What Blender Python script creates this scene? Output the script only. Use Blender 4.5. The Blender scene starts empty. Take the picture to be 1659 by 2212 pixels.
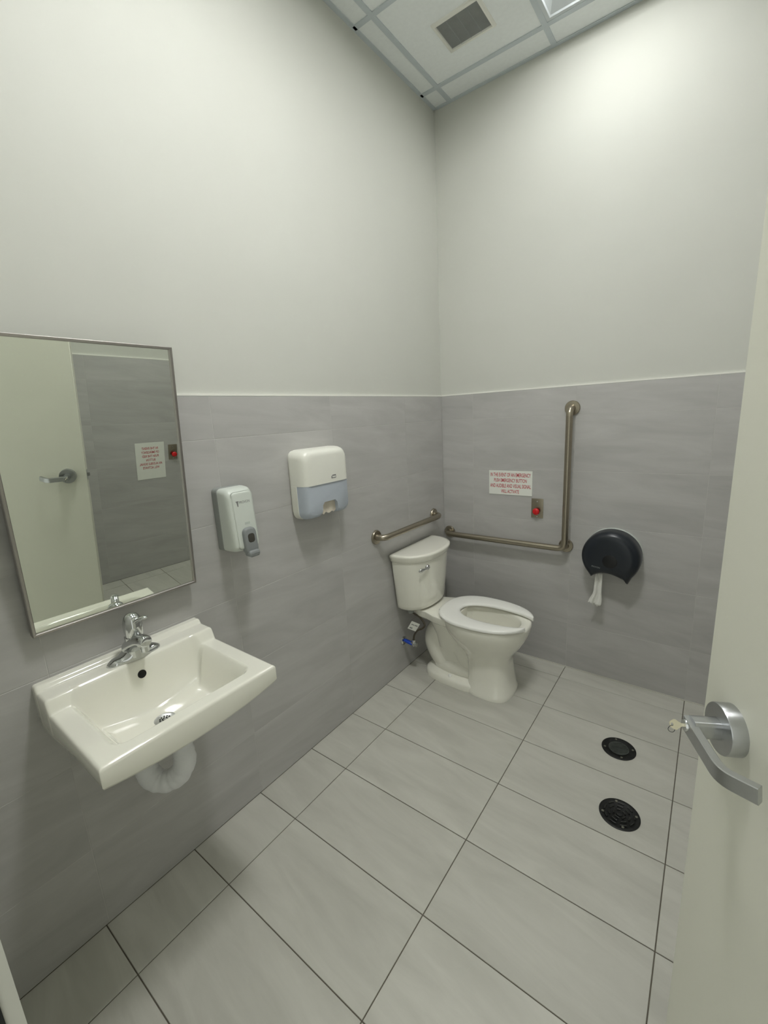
import bpy, bmesh, math, random
from mathutils import Vector, Matrix
random.seed(7)
PI = math.pi
sc = bpy.context.scene
COL = sc.collection
def R(d): return math.radians(d)

# ------------------------------------------------------------------ camera, world, exposure
cam_d = bpy.data.cameras.new('camera')
cam = bpy.data.objects.new('camera', cam_d)
COL.objects.link(cam)
cam.location = (1.4487, -2.5604, 1.5769)
cam.rotation_euler = (R(77.4657), R(3.0498), R(36.9117))
cam_d.sensor_fit = 'HORIZONTAL'
cam_d.sensor_width = 36.0
cam_d.lens = 935.78 * 36.0 / 1659.0
cam_d.clip_start = 0.02
sc.camera = cam
w = bpy.data.worlds.new('world')
sc.world = w
w.use_nodes = True
w.node_tree.nodes['Background'].inputs[0].default_value = (0.80, 0.82, 0.76, 1)
w.node_tree.nodes['Background'].inputs[1].default_value = 0.28      # the lit corridor outside the open door
sc.view_settings.view_transform = 'Standard'
sc.view_settings.look = 'None'
sc.view_settings.exposure = 1.94
sc.view_settings.gamma = 1.0
sc.view_settings.use_curve_mapping = False
LAMP_BACK, LAMP_FRONT = 4.9, 20.0        # emission of the two ceiling lamps' diffusers

# ------------------------------------------------------------------ materials
def new_mat(name):
    m = bpy.data.materials.new(name)
    m.use_nodes = True
    nt = m.node_tree
    return m, nt, nt.nodes['Principled BSDF']
def lin(c):
    return tuple(((v / 255) / 12.92 if v / 255 <= .04045 else ((v / 255 + .055) / 1.055) ** 2.4) for v in c)
def mat(name, rgb, rough=.5, metal=0., var=.04, scale=18., bump=0., spec=.5, coat=0., trans=0., ior=1.5, stretch=(1, 1, 1), alpha=None):
    """sRGB colour, a little procedural variation in colour and an optional fine bump"""
    m, nt, b = new_mat(name)
    N, L = nt.nodes, nt.links
    c = lin(rgb)
    tc = N.new('ShaderNodeTexCoord'); mp = N.new('ShaderNodeMapping'); mp.inputs['Scale'].default_value = stretch
    L.new(tc.outputs['Object'], mp.inputs[0])
    no = N.new('ShaderNodeTexNoise'); no.inputs['Scale'].default_value = scale; no.inputs['Detail'].default_value = 5
    L.new(mp.outputs[0], no.inputs['Vector'])
    cr = N.new('ShaderNodeValToRGB')
    cr.color_ramp.elements[0].position = .3; cr.color_ramp.elements[1].position = .7
    cr.color_ramp.elements[0].color = tuple(v * (1 - var) for v in c) + (1,)
    cr.color_ramp.elements[1].color = tuple(min(1, v * (1 + var)) for v in c) + (1,)
    L.new(no.outputs[0], cr.inputs[0]); L.new(cr.outputs[0], b.inputs['Base Color'])
    b.inputs['Roughness'].default_value = rough
    b.inputs['Metallic'].default_value = metal
    b.inputs['Specular IOR Level'].default_value = spec
    b.inputs['Coat Weight'].default_value = coat
    b.inputs['Coat Roughness'].default_value = .05
    b.inputs['Transmission Weight'].default_value = trans
    b.inputs['IOR'].default_value = ior
    if bump:
        bp = N.new('ShaderNodeBump'); bp.inputs['Strength'].default_value = bump; bp.inputs['Distance'].default_value = .002
        L.new(no.outputs[0], bp.inputs['Height']); L.new(bp.outputs[0], b.inputs['Normal'])
    return m
def tile_mat(name, dark, mid, light, rough, horizontal):
    """porcelain tile with long cloudy wisps; every tile takes its own piece of the pattern"""
    m, nt, b = new_mat(name)
    N, L = nt.nodes, nt.links
    g = N.new('ShaderNodeNewGeometry'); sp = N.new('ShaderNodeSeparateXYZ'); L.new(g.outputs['Position'], sp.inputs[0])
    oi = N.new('ShaderNodeObjectInfo')
    def math_(op, a, bb):
        n = N.new('ShaderNodeMath'); n.operation = op
        for i, v in enumerate((a, bb)):
            if isinstance(v, (int, float)): n.inputs[i].default_value = v
            else: L.new(v, n.inputs[i])
        return n.outputs[0]
    if horizontal:      # floor: wisps run along x
        al, ac = sp.outputs[0], sp.outputs[1]
    else:               # walls: wisps run level round the corner
        al, ac = math_('ADD', sp.outputs[0], sp.outputs[1]), sp.outputs[2]
    ac2 = math_('ADD', ac, math_('MULTIPLY', al, .10))
    cb = N.new('ShaderNodeCombineXYZ')
    L.new(math_('MULTIPLY', al, 1.6), cb.inputs[0]); L.new(math_('MULTIPLY', ac2, 8.0), cb.inputs[1])
    L.new(math_('MULTIPLY', oi.outputs['Random'], 37.0), cb.inputs[2])
    no = N.new('ShaderNodeTexNoise'); no.inputs['Scale'].default_value = 1.5; no.inputs['Detail'].default_value = 7; no.inputs['Roughness'].default_value = .6
    no.inputs['Distortion'].default_value = .6
    L.new(cb.outputs[0], no.inputs['Vector'])
    cr = N.new('ShaderNodeValToRGB')
    e = cr.color_ramp.elements
    e[0].position = .30; e[0].color = lin(dark) + (1,)
    e[1].position = .74; e[1].color = lin(light) + (1,)
    k = e.new(.52); k.color = lin(mid) + (1,)
    L.new(no.outputs[0], cr.inputs[0])
    hv = N.new('ShaderNodeHueSaturation')
    L.new(cr.outputs[0], hv.inputs['Color']); L.new(math_('ADD', math_('MULTIPLY', oi.outputs['Random'], .05), .975), hv.inputs['Value'])
    L.new(hv.outputs[0], b.inputs['Base Color'])
    b.inputs['Roughness'].default_value = rough
    n2 = N.new('ShaderNodeTexNoise'); n2.inputs['Scale'].default_value = 60; n2.inputs['Detail'].default_value = 3
    bp = N.new('ShaderNodeBump'); bp.inputs['Strength'].default_value = .06; bp.inputs['Distance'].default_value = .002
    L.new(g.outputs['Position'], n2.inputs['Vector']); L.new(n2.outputs[0], bp.inputs['Height']); L.new(bp.outputs[0], b.inputs['Normal'])
    return m
M = {}
M['paint'] = mat('off_white_wall_paint', (202, 203, 195), .62, var=.012, scale=3, bump=.03, spec=.3)
M['tile_wall'] = tile_mat('grey_wall_porcelain', (173, 172, 169), (182, 181, 178), (191, 190, 187), .48, False)
M['tile_floor'] = tile_mat('light_grey_floor_porcelain', (182, 181, 171), (192, 191, 181), (201, 200, 190), .40, True)
M['grout_wall'] = mat('pale_wall_grout', (192, 191, 187), .8)
M['grout_floor'] = mat('brown_floor_grout', (100, 94, 83), .9, var=.15, scale=40)
M['foot'] = mat('pale_floor_caulk', (196, 195, 185), .6, var=.05, scale=12)
M['caulk'] = mat('white_caulk', (236, 236, 228), .5, var=.01)
M['ceiling_tile'] = mat('white_ceiling_board', (238, 242, 242), .85, var=.02, scale=60, bump=.08)
M['grid'] = mat('white_ceiling_grid', (198, 206, 210), .5, var=.01)
M['door_paint'] = mat('pale_grey_door_paint', (224, 224, 211), .40, var=.012, scale=4, bump=.03)
M['frame_paint'] = mat('grey_door_frame_paint', (196, 196, 188), .4, var=.012, scale=4)
M['china'] = mat('white_vitreous_china', (238, 237, 225), .10, var=.006, scale=2, coat=.6)
M['seat'] = mat('white_seat_plastic', (240, 240, 234), .22, var=.006, scale=2)
M['chrome'] = mat('polished_chrome', (206, 208, 208), .10, 1., var=.05, scale=9)
M['satin'] = mat('satin_chrome', (188, 190, 192), .28, 1., var=.04, scale=30)
M['steel'] = mat('brushed_stainless_steel', (168, 160, 144), .30, 1., var=.06, scale=10, stretch=(30, 30, 30))
M['frame_steel'] = mat('mirror_frame_steel', (168, 164, 160), .34, 1., var=.05, scale=20)
M['mirror'] = mat('silvered_mirror_glass', (226, 230, 222), .004, 1., var=.002, scale=2)
M['dark'] = mat('dark_void', (16, 17, 16), .8, var=.1)
M['black_plastic'] = mat('smoky_black_plastic', (28, 34, 42), .30, var=.12, scale=6)
M['hub'] = mat('dark_hub_plastic', (14, 16, 19), .35, var=.1)
M['grey_plastic'] = mat('mid_grey_plastic', (134, 138, 138), .35, var=.03)
M['dark_grey_plastic'] = mat('dark_grey_plastic', (146, 150, 146), .5, var=.04)
M['white_plastic'] = mat('white_plastic', (232, 232, 222), .30, var=.01)
M['cool_plastic'] = mat('cool_white_plastic', (208, 214, 206), .28, var=.012)
M['paper'] = mat('white_tissue', (232, 232, 226), .9, var=.03, scale=80, bump=.1)
M['sign'] = mat('white_sign_card', (232, 234, 226), .4, var=.01)
M['red_ink'] = mat('red_ink', (186, 40, 56), .5, var=.03)
M['grey_ink'] = mat('grey_ink', (128, 128, 126), .5, var=.03)
M['pale_ink'] = mat('pale_grey_print', (188, 196, 188), .5, var=.03)
M['red'] = mat('red_button_plastic', (206, 24, 30), .25, var=.03)
M['drain_dark'] = mat('blackened_drain_metal', (26, 27, 26), .45, .3, var=.5, scale=70)
M['drain_grey'] = mat('dull_drain_metal', (66, 70, 66), .5, .3, var=.25, scale=60)
M['drain_light'] = mat('worn_drain_metal', (112, 112, 100), .5, .4, var=.3, scale=60)
M['foam'] = mat('white_pipe_insulation', (226, 227, 228), .85, var=.03, scale=30, bump=.3)
M['blue'] = mat('blue_valve_grip', (30, 70, 178), .4, var=.05)
M['hose'] = mat('braided_hose', (84, 78, 66), .5, .5, var=.3, scale=300)
M['key'] = mat('nickel_brass_key', (226, 220, 196), .30, .75, var=.05, scale=20)
M['vent'] = mat('grey_vent_grille', (166, 170, 169), .7, var=.04)
M['lamp_side'] = mat('lamp_housing_enamel', (206, 212, 214), .6, var=.01)
M['seam_grey'] = mat('pale_seam', (172, 178, 170), .5, var=.01)
M['hollow'] = mat('grey_brown_hollow', (70, 68, 62), .25, var=.1)  # darker grey-brown for the push bar's finger hollow
M['shell'] = mat('pale_shell', (196, 202, 196), .3, var=.01)
M['drain_mid'] = mat('grimy_drain_bars', (44, 45, 42), .5, .3, var=.6, scale=50)
M['black_strike'] = mat('black_strike_metal', (30, 34, 33), .4, .5, var=.1)
def frosted():
    m, nt, b = new_mat('frosted_blue_window')
    b.inputs['Base Color'].default_value = lin((206, 214, 224)) + (1,)
    b.inputs['Roughness'].default_value = .35
    b.inputs['Transmission Weight'].default_value = .25
    b.inputs['IOR'].default_value = 1.25
    n = nt.nodes.new('ShaderNodeTexNoise'); n.inputs['Scale'].default_value = 60
    bp = nt.nodes.new('ShaderNodeBump'); bp.inputs['Strength'].default_value = .05
    nt.links.new(n.outputs[0], bp.inputs['Height']); nt.links.new(bp.outputs[0], b.inputs['Normal'])
    return m
M['frost'] = frosted()
def emit(name, col, s):
    m, nt, b = new_mat(name)
    b.inputs['Base Color'].default_value = (.8, .8, .8, 1)
    b.inputs['Emission Color'].default_value = col + (1,)
    b.inputs['Emission Strength'].default_value = s
    return m
LAMP_COL = (1.0, 1.0, 0.985)
M['lamp_back'] = emit('lit_back_diffuser', LAMP_COL, LAMP_BACK)
M['lamp_front'] = emit('lit_front_diffuser', LAMP_COL, LAMP_FRONT)

# ------------------------------------------------------------------ geometry helpers: every shape is (verts, faces)
def shift(g, d):
    return ([(v[0] + d[0], v[1] + d[1], v[2] + d[2]) for v in g[0]], g[1])
def xf(g, mtx):
    return ([tuple(mtx @ Vector(v)) for v in g[0]], g[1])
def join(*gs):
    V, F = [], []
    for v, f in gs:
        o = len(V); V += list(v); F += [tuple(i + o for i in q) for q in f]
    return V, F
def box(x0, x1, y0, y1, z0, z1):
    V = [(x0, y0, z0), (x1, y0, z0), (x1, y1, z0), (x0, y1, z0), (x0, y0, z1), (x1, y0, z1), (x1, y1, z1), (x0, y1, z1)]
    return V, [(0, 3, 2, 1), (4, 5, 6, 7), (0, 1, 5, 4), (1, 2, 6, 5), (2, 3, 7, 6), (3, 0, 4, 7)]
def bevel(g, r, seg=2):
    bm = bmesh.new()
    vs = [bm.verts.new(v) for v in g[0]]
    for f in g[1]: bm.faces.new([vs[i] for i in f])
    bmesh.ops.recalc_face_normals(bm, faces=bm.faces)
    bmesh.ops.bevel(bm, geom=list(bm.edges), offset=r, segments=seg, profile=.5, affect='EDGES', clamp_overlap=True)
    bm.verts.index_update()
    out = ([tuple(v.co) for v in bm.verts], [tuple(v.index for v in f.verts) for f in bm.faces])
    bm.free()
    return out
def bbox(x0, x1, y0, y1, z0, z1, r=.002, seg=2): return bevel(box(x0, x1, y0, y1, z0, z1), r, seg)
def loft(rings, cap0=True, cap1=True, closed=True):
    n = len(rings[0]); V = [tuple(p) for r in rings for p in r]; F = []
    for i in range(len(rings) - 1):
        for j in range(n if closed else n - 1):
            k = (j + 1) % n
            F.append((i * n + j, i * n + k, (i + 1) * n + k, (i + 1) * n + j))
    if cap0: F.append(tuple(range(n))[::-1])
    if cap1: F.append(tuple(range((len(rings) - 1) * n, len(rings) * n)))
    return V, F
def frames(path):
    P = [Vector(p) for p in path]; T = []
    for i in range(len(P)):
        a = P[max(i - 1, 0)]; b = P[min(i + 1, len(P) - 1)]; T.append((b - a).normalized())
    up = Vector((0, 0, 1)) if abs(T[0].z) < .9 else Vector((1, 0, 0))
    nrm = (up - T[0] * up.dot(T[0])).normalized(); out = []
    for i in range(len(P)):
        nrm = (nrm - T[i] * nrm.dot(T[i])).normalized()
        out.append((P[i], nrm, T[i].cross(nrm)))
    return out
def tube(path, r, n=14, sx=1., cap=True):
    rs = r if isinstance(r, (list, tuple)) else [r] * len(path)
    rings = []
    for (p, a, b), q in zip(frames(path), rs):
        rings.append([p + a * (math.cos(2 * PI * k / n) * q) + b * (math.sin(2 * PI * k / n) * q * sx) for k in range(n)])
    return loft(rings, cap, cap)
def smooth_path(pts, k=8):
    """Catmull-Rom through the points"""
    P = [Vector(p) for p in pts]; out = []
    for i in range(len(P) - 1):
        p0 = P[max(i - 1, 0)]; p1 = P[i]; p2 = P[i + 1]; p3 = P[min(i + 2, len(P) - 1)]
        for j in range(k):
            t = j / k
            out.append(.5 * ((2 * p1) + (p2 - p0) * t + (2 * p0 - 5 * p1 + 4 * p2 - p3) * t * t + (3 * p1 - p0 - 3 * p2 + p3) * t ** 3))
    out.append(P[-1])
    return out
def corner_path(pts, rad, k=8):
    """straight runs with rounded elbows"""
    P = [Vector(p) for p in pts]; out = [P[0]]
    for i in range(1, len(P) - 1):
        a = (P[i - 1] - P[i]).normalized(); b = (P[i + 1] - P[i]).normalized()
        s, e = P[i] + a * rad, P[i] + b * rad
        for j in range(k + 1):
            t = j / k; out.append(s * (1 - t) ** 2 + P[i] * 2 * t * (1 - t) + e * t * t)
    out.append(P[-1])
    return out
AX = {'x': Matrix(((0, 0, 1), (0, 1, 0), (-1, 0, 0))), 'y': Matrix(((1, 0, 0), (0, 0, -1), (0, 1, 0))), 'z': Matrix.Identity(3)}
def lathe(prof, axis='z', c=(0, 0, 0), n=32, sgn=1):
    """prof: (radius, height) pairs; height grows along +axis*sgn"""
    rings = []
    for r, h in prof:
        ring = []
        for k in range(n):
            a = 2 * PI * k / n
            x, y = math.cos(a) * r, math.sin(a) * r
            p = {'z': (x, y, h * sgn), 'x': (h * sgn, x, y), 'y': (x, h * sgn, y)}[axis]
            ring.append((p[0] + c[0], p[1] + c[1], p[2] + c[2]))
        rings.append(ring)
    return loft(rings)
def sell(cx, cy, a, b, z, p=2.4, n=40):
    """superellipse ring in a level plane"""
    out = []
    for k in range(n):
        t = 2 * PI * k / n; c, s = math.cos(t), math.sin(t)
        out.append((cx + a * math.copysign(abs(c) ** (2 / p), c), cy + b * math.copysign(abs(s) ** (2 / p), s), z))
    return out
def extrude(poly, axis, d0, d1):
    """poly: list of (u, v); axis 'x': (d,u,v), 'y': (u,d,v), 'z': (u,v,d)"""
    f = {'x': lambda u, v, d: (d, u, v), 'y': lambda u, v, d: (u, d, v), 'z': lambda u, v, d: (u, v, d)}[axis]
    return loft([[f(u, v, d0) for u, v in poly], [f(u, v, d1) for u, v in poly]])

def mesh_of(name, g, m, smooth=True, angle=38):
    me = bpy.data.meshes.new(name)
    me.from_pydata([tuple(v) for v in g[0]], [], [tuple(f) for f in g[1]])
    bm = bmesh.new(); bm.from_mesh(me)
    bmesh.ops.recalc_face_normals(bm, faces=bm.faces)
    bm.to_mesh(me); bm.free()
    for mm in (m if isinstance(m, (list, tuple)) else [m]): me.materials.append(mm)
    if smooth:
        for p in me.polygons: p.use_smooth = True
        me.set_sharp_from_angle(angle=R(angle))
    return me
def obj(name, g, m, parent=None, smooth=True, angle=38, label=None, sub=0):
    """one mesh object; vertices are given in the parent's frame"""
    o = bpy.data.objects.new(name, mesh_of(name, g, m, smooth, angle))
    COL.objects.link(o)
    if parent is not None: o.parent = parent
    if label: o['label'] = label
    if sub:
        md = o.modifiers.new('subdivision', 'SUBSURF'); md.levels = sub; md.render_levels = sub
    return o
def thing(name, label, cat, loc, group=None, mtx=None):
    o = bpy.data.objects.new(name, None); COL.objects.link(o)
    o.empty_display_size = .05
    if mtx is not None: o.matrix_world = mtx
    else: o.location = loc
    o['label'] = label; o['category'] = cat
    if group: o['group'] = group
    return o
def struct(name, g, m, smooth=False):
    o = obj(name, g, m, None, smooth); o['kind'] = 'structure'
    return o
def text_geo(s, width, height, bold=.0):
    """flat lettering, scaled to the given width and capital height, centred on its middle; lies in the x-y plane"""
    cu = bpy.data.curves.new('lettering', 'FONT'); cu.body = s; cu.size = 1; cu.offset = bold; cu.resolution_u = 3
    t = bpy.data.objects.new('lettering', cu); COL.objects.link(t)
    bpy.context.view_layer.update()
    me = bpy.data.meshes.new_from_object(t.evaluated_get(bpy.context.evaluated_depsgraph_get()))
    V = [tuple(v.co) for v in me.vertices]; F = [tuple(p.vertices) for p in me.polygons]
    bpy.data.objects.remove(t); bpy.data.curves.remove(cu); bpy.data.meshes.remove(me)
    x0, x1 = min(v[0] for v in V), max(v[0] for v in V); y0, y1 = min(v[1] for v in V), max(v[1] for v in V)
    return [((v[0] - (x0 + x1) / 2) / (x1 - x0) * width, (v[1] - (y0 + y1) / 2) / (y1 - y0) * height, 0) for v in V], F
def basis(o, ex, ey):
    ex = Vector(ex).normalized(); ey = Vector(ey).normalized(); ez = ex.cross(ey)
    m = Matrix((ex, ey, ez)).transposed().to_4x4(); m.translation = Vector(o)
    return m

# ------------------------------------------------------------------ room dimensions
XR, YF, HT, HW = 2.15, -2.556, 3.264, 1.679        # right wall, front wall, ceiling, top of the wall tiles
TH = .008                                          # tiles stand this far proud of the paint

# ------------------------------------------------------------------ the setting: floor
floor = struct('floor', box(-.1, XR + .1, -4.0, .1, -.12, -.003), M['grout_floor'])
def cham(w, d, h, ch):
    a = [(0, 0, 0), (w, 0, 0), (w, d, 0), (0, d, 0)]
    b = [(0, 0, h - ch), (w, 0, h - ch), (w, d, h - ch), (0, d, h - ch)]
    c = [(ch, ch, h), (w - ch, ch, h), (w - ch, d - ch, h), (ch, d - ch, h)]
    return loft([a, b, c])
tile_cache = {}
def tile(name, w, d, h, m, parent, mtx, ch=.001):
    k = (name, round(w, 4), round(d, 4))
    if k not in tile_cache: tile_cache[k] = mesh_of(name, cham(w, d, h, ch), m, False)
    o = bpy.data.objects.new(name, tile_cache[k]); COL.objects.link(o); o.parent = parent; o.matrix_local = mtx
    return o
FX = [0, .2221, .8316, 1.4411, 2.0506, XR]
FY = [0] + [-.1324 - .3075 * k for k in range(13)]
G = .0016
for i in range(len(FX) - 1):
    for j in range(len(FY) - 1):
        x0, x1, y1, y0 = FX[i] + (G if i else 0), FX[i + 1] - (G if i < 4 else 0), FY[j] - (G if j else 0), FY[j + 1] + G
        dz = random.uniform(-.0003, .0)
        tile('floor_tile', x1 - x0, y1 - y0, .006, M['tile_floor'], floor, Matrix.Translation((x0, y0, -.006 + dz)))

# walls: painted backing, tile courses below, a line of caulk on top of the tiles
wall_left = struct('wall_left', box(-.14, -TH, YF - .15, .1, 0, HT + .1), M['paint'])
wall_back = struct('wall_back', box(-.14, XR + .14, TH, .14, 0, HT + .1), M['paint'])
wall_right = struct('wall_right', box(XR + TH, XR + .14, YF - .15, .1, 0, HT + .1), M['paint'])
D0, D1, DH = .955, 1.915, 2.19                    # door opening
wall_front = struct('wall_front', join(box(-.14, D0 - .02, YF - .15, YF, 0, HT + .1), box(D1 + .02, XR + .14, YF - .15, YF, 0, HT + .1),
                                       box(D0 - .02, D1 + .02, YF - .15, YF, DH + .02, HT + .1)), M['paint'])
ZC = [0, .295, .603, .911, 1.219, 1.527, HW]
LY = [0, -.43, -1.045, -1.66, -2.275, YF]
GW = .0009
def wall_tiles(parent, us, mk):
    """us: joint positions along the wall; mk(u0, z0) gives the matrix that lays local (x along wall, y up, z out)"""
    for i in range(len(us) - 1):
        for j in range(len(ZC) - 1):
            a, b = us[i] + GW, us[i + 1] - GW
            z0, z1 = ZC[j] + (GW if j else .001), ZC[j + 1] - (GW if j < 5 else 0)
            tile('wall_tile', b - a, z1 - z0, TH, M['tile_wall'], parent, mk(a, z0), .0006)
wall_tiles(wall_left, [YF + .001] + [-.0 + y for y in LY[::-1][1:-1]] + [-.001], lambda u, z: basis((-TH, u, z), (0, 1, 0), (0, 0, 1)))
wall_tiles(wall_back, [.001, .2221, .8316, 1.4411, 2.0506, XR - .001], lambda u, z: basis((u, TH, z), (1, 0, 0), (0, 0, 1)) )
wall_tiles(wall_right, [.001, .2, .815, 1.43, 2.045, -YF - .001], lambda u, z: basis((XR + TH, -u, z), (0, -1, 0), (0, 0, 1)))
# grout behind the tiles
for nm, par, g in (('grout', wall_left, box(-TH - .002, -.0006, YF + .001, -.0006, .001, HW - .001)),
                   ('grout', wall_back, box(.0006, XR - .0006, .0006, TH + .002, .001, HW - .001)),
                   ('grout', wall_right, box(XR + .0006, XR + TH + .002, YF + .001, -.0006, .001, HW - .001))):
    obj(nm, g, M['grout_wall'], par, False)
def trim(n, g): return struct('trim_%d' % n, g, M['foot' if n == 6 else 'caulk'])
trim(1, box(-TH, .0006, YF, 0, HW, HW + .007))
trim(2, box(0, XR, -.0006, TH, HW, HW + .007))
trim(6, box(0, XR - .001, -.0045, .004, -.0005, .004))
trim(3, box(XR - .0006, XR + TH, YF, 0, HW, HW + .007))

# ceiling with its grid
ceiling = struct('ceiling', box(-.14, XR + .14, YF - .15, .14, HT + .165, HT + .25), M['ceiling_tile'])
CX, CY = [0, .10, .665, 1.275, 1.885, XR], [0, -.145, -.705, -1.315, -1.925, YF]
LAMPS = {(2, 1), (2, 3)}
T = .012
for i in range(5):
    for j in range(5):
        if (i, j) in LAMPS: continue
        g = cham(CX[i + 1] - CX[i] - .004, CY[j] - CY[j + 1] - .004, .012, .002)
        if (i, j) == (1, 1):          # the board that holds the vent has an opening
            x0, x1, y0, y1 = CX[1] + .002, CX[2] - .002, CY[2] + .002, CY[1] - .002
            a, b, c, d = .2785, .4845, -.4785, -.3095
            g = join(box(x0, a, y0, y1, 0, .012), box(b, x1, y0, y1, 0, .012), box(a, b, y0, c, 0, .012), box(a, b, d, y1, 0, .012))
            obj('ceiling_tile', shift(g, (0, 0, HT + .004)), M['ceiling_tile'], ceiling, False)
        else:
            obj('ceiling_tile', shift(g, (CX[i] + .002, CY[j + 1] + .002, HT + .004)), M['ceiling_tile'], ceiling, False)
for k, x in enumerate(CX[1:-1]):
    for j in range(5):
        if x == 1.275 and (3, j) in LAMPS: continue
        obj('grid_bar', join(box(x - T, x + T, CY[j + 1] + T, CY[j] - T, HT, HT + .004), box(x - .001, x + .001, CY[j + 1] + T, CY[j] - T, HT + .004, HT + .03)), M['grid'], ceiling, False)
for y in CY[1:-1]:
    obj('grid_bar', join(box(.0, XR, y - T, y + T, HT, HT + .004), box(.02, XR - .02, y - .001, y + .001, HT + .004, HT + .03)), M['grid'], ceiling, False)
for g in (box(-TH, T, YF, 0, HT, HT + .003), box(XR - T, XR + TH, YF, 0, HT, HT + .003), box(T, XR - T, -T, TH, HT, HT + .003), box(T, XR - T, YF, YF + T, HT, HT + .003)):
    obj('wall_angle', g, M['grid'], ceiling, False)

# ceiling lamps: recessed two by four foot troffers with a lit centre basket
def lamp(i1, j, key, label):
    x0, x1, y0, y1 = CX[2] + T, CX[i1] - T, CY[j + 1] + T, CY[j] - T
    cx, cy = (x0 + x1) / 2, (y0 + y1) / 2
    t = thing('ceiling_light', label, 'ceiling light', (cx, cy, HT), 'recessed ceiling lights')
    a, b = (x1 - x0) / 2, (y1 - y0) / 2
    def rr(k, z): return [(-k[0], -k[1], z), (k[0], -k[1], z), (k[0], k[1], z), (-k[0], k[1], z)]
    rim = loft([rr((a, b), .002), rr((a - .016, b - .016), .002), rr((a - .02, b - .02), .008), rr((a - .075, .122), .040), rr((a - .085, .116), .070), rr((a, b), .070), rr((a, b), .002)], False, False)
    obj('housing', rim, M['lamp_side'], t, True, 25)
    dif = loft([rr((a - .088, .113), .062), rr((a - .088, .113), .034), rr((a - .10, .10), .027), rr((a - .13, .05), .020)], True, True)
    obj('diffuser', dif, M[key], t)
    return t
lamp(3, 1, 'lamp_back', 'recessed ceiling light beside the air vent board, above the toilet')
lamp(3, 3, 'lamp_front', 'recessed ceiling light nearer the door, above the room centre')

# ------------------------------------------------------------------ air vent
t = thing('air_vent', 'small grey rectangular air vent in the corner ceiling board', 'vent', (.3815, -.394, HT))
def rect(a, b, z): return [(-a, -b, z), (a, -b, z), (a, b, z), (-a, b, z)]
obj('frame', loft([rect(.116, .097, .0045), rect(.113, .094, -.003), rect(.101, .082, -.005), rect(.0985, .0795, .0035), rect(.0985, .0795, .012)], False, False), M['caulk'], t, True, 60)
sl = []
for k in range(34):
    y = -.077 + k * .154 / 33
    sl.append(xf(box(-.0985, .0985, -.0022, .0022, -.0004, .0004), Matrix.Translation((0, y, .001)) @ Matrix.Rotation(R(22), 4, 'X')))
obj('grille', join(*sl, *[box(x - .0008, x + .0008, -.0795, .0795, -.001, .003) for x in (-.05, 0, .05)]), M['vent'], t, False)
obj('duct', box(-.0985, .0985, -.0795, .0795, .0035, .03), M['vent'], t, False)

# ------------------------------------------------------------------ door frame and door
tr = struct('trim_4', join(box(D0 - .02, D0, YF - .16, YF + .012, 0, DH), box(D1, D1 + .02, YF - .16, YF + .012, 0, DH), box(D0 - .02, D1 + .02, YF - .16, YF + .012, DH, DH + .02),
                           box(D0 - .05, D0 - .02, YF, YF + .012, 0, DH + .05), box(D1 + .02, D1 + .05, YF, YF + .012, 0, DH + .05), box(D0 - .02, D1 + .02, YF, YF + .012, DH + .02, DH + .05),
                           box(D0, D0 + .016, YF - .16, YF - .055, 0, DH), box(D1 - .016, D1, YF - .16, YF - .055, 0, DH), box(D0 + .016, D1 - .016, YF - .16, YF - .055, DH - .016, DH)), M['frame_paint'])
obj('strike_plate', box(D0 - .001, D0 + .002, YF - .036, YF - .001, .985, 1.105), M['black_strike'], tr, False, label='black strike plate')
da = math.atan2(.415, .835)
du, dn = Vector((math.sin(da), -math.cos(da), 0)), Vector((-math.cos(da), -math.sin(da), 0))
# door's local frame: x from latch edge to hinge, y = up, z = out of the visible face (towards the wash basin)
DM = Matrix((du, Vector((0, 0, 1)), dn)).transposed().to_4x4(); DM.translation = Vector((1.475, -1.695, 0))
if DM.determinant() < 0:                # keep a right-handed frame
    DM = Matrix((du, Vector((0, 0, 1)), -dn)).transposed().to_4x4(); DM.translation = Vector((1.475, -1.695, 0)); SG = -1
else: SG = 1
def dz(a, b): return (a, b) if SG > 0 else (-b, -a)
door = bpy.data.objects.new('door_1', mesh_of('door_1', bevel(box(0, .925, .008, 2.175, *dz(-.044, 0)), .002, 1), M['door_paint'], True)); COL.objects.link(door)
door.matrix_world = DM; door['kind'] = 'structure'
HZ, HS = 1.065, .085
def Dl(s, n, z): return (s, z, n * SG)
def disc_on_door(prof, s, z, n=48):
    return lathe([(r, h) for r, h in prof], 'z', (s, z, 0), n, SG)
hd = obj('lever_handle', disc_on_door([(.0395, 0), (.0395, .021), (.0388, .0225), (.012, .0225)], HS, HZ), M['satin'], door, label='satin chrome lever handle on a round rose')
def bar_along(path, wz, wn, ch):
    """flat bar with small chamfers: half height wz, half thickness wn, along a path in door space"""
    sec = [(wn, -wz + ch), (wn, wz - ch), (wn - ch, wz), (-wn + ch, wz), (-wn, wz - ch), (-wn, -wz + ch), (-wn + ch, -wz), (wn - ch, -wz)]
    rings = []
    for i, q in enumerate(path):
        a = Vector(path[max(i - 1, 0)]); b = Vector(path[min(i + 1, len(path) - 1)]); tdir = (b - a).normalized()
        side = tdir.cross(Vector((0, 1, 0))).normalized(); up = side.cross(tdir).normalized()
        rings.append([Vector(q) + side * u + up * v for u, v in sec])
    return loft(rings)
obj('neck', loft([[Dl(HS + .013 * math.copysign(abs(math.cos(2 * PI * k / 24)) ** .5, math.cos(2 * PI * k / 24)), nn_, HZ + .0150 * math.copysign(abs(math.sin(2 * PI * k / 24)) ** .5, math.sin(2 * PI * k / 24))) for k in range(24)] for nn_ in (.020, .060)]), M['satin'], hd)
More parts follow.
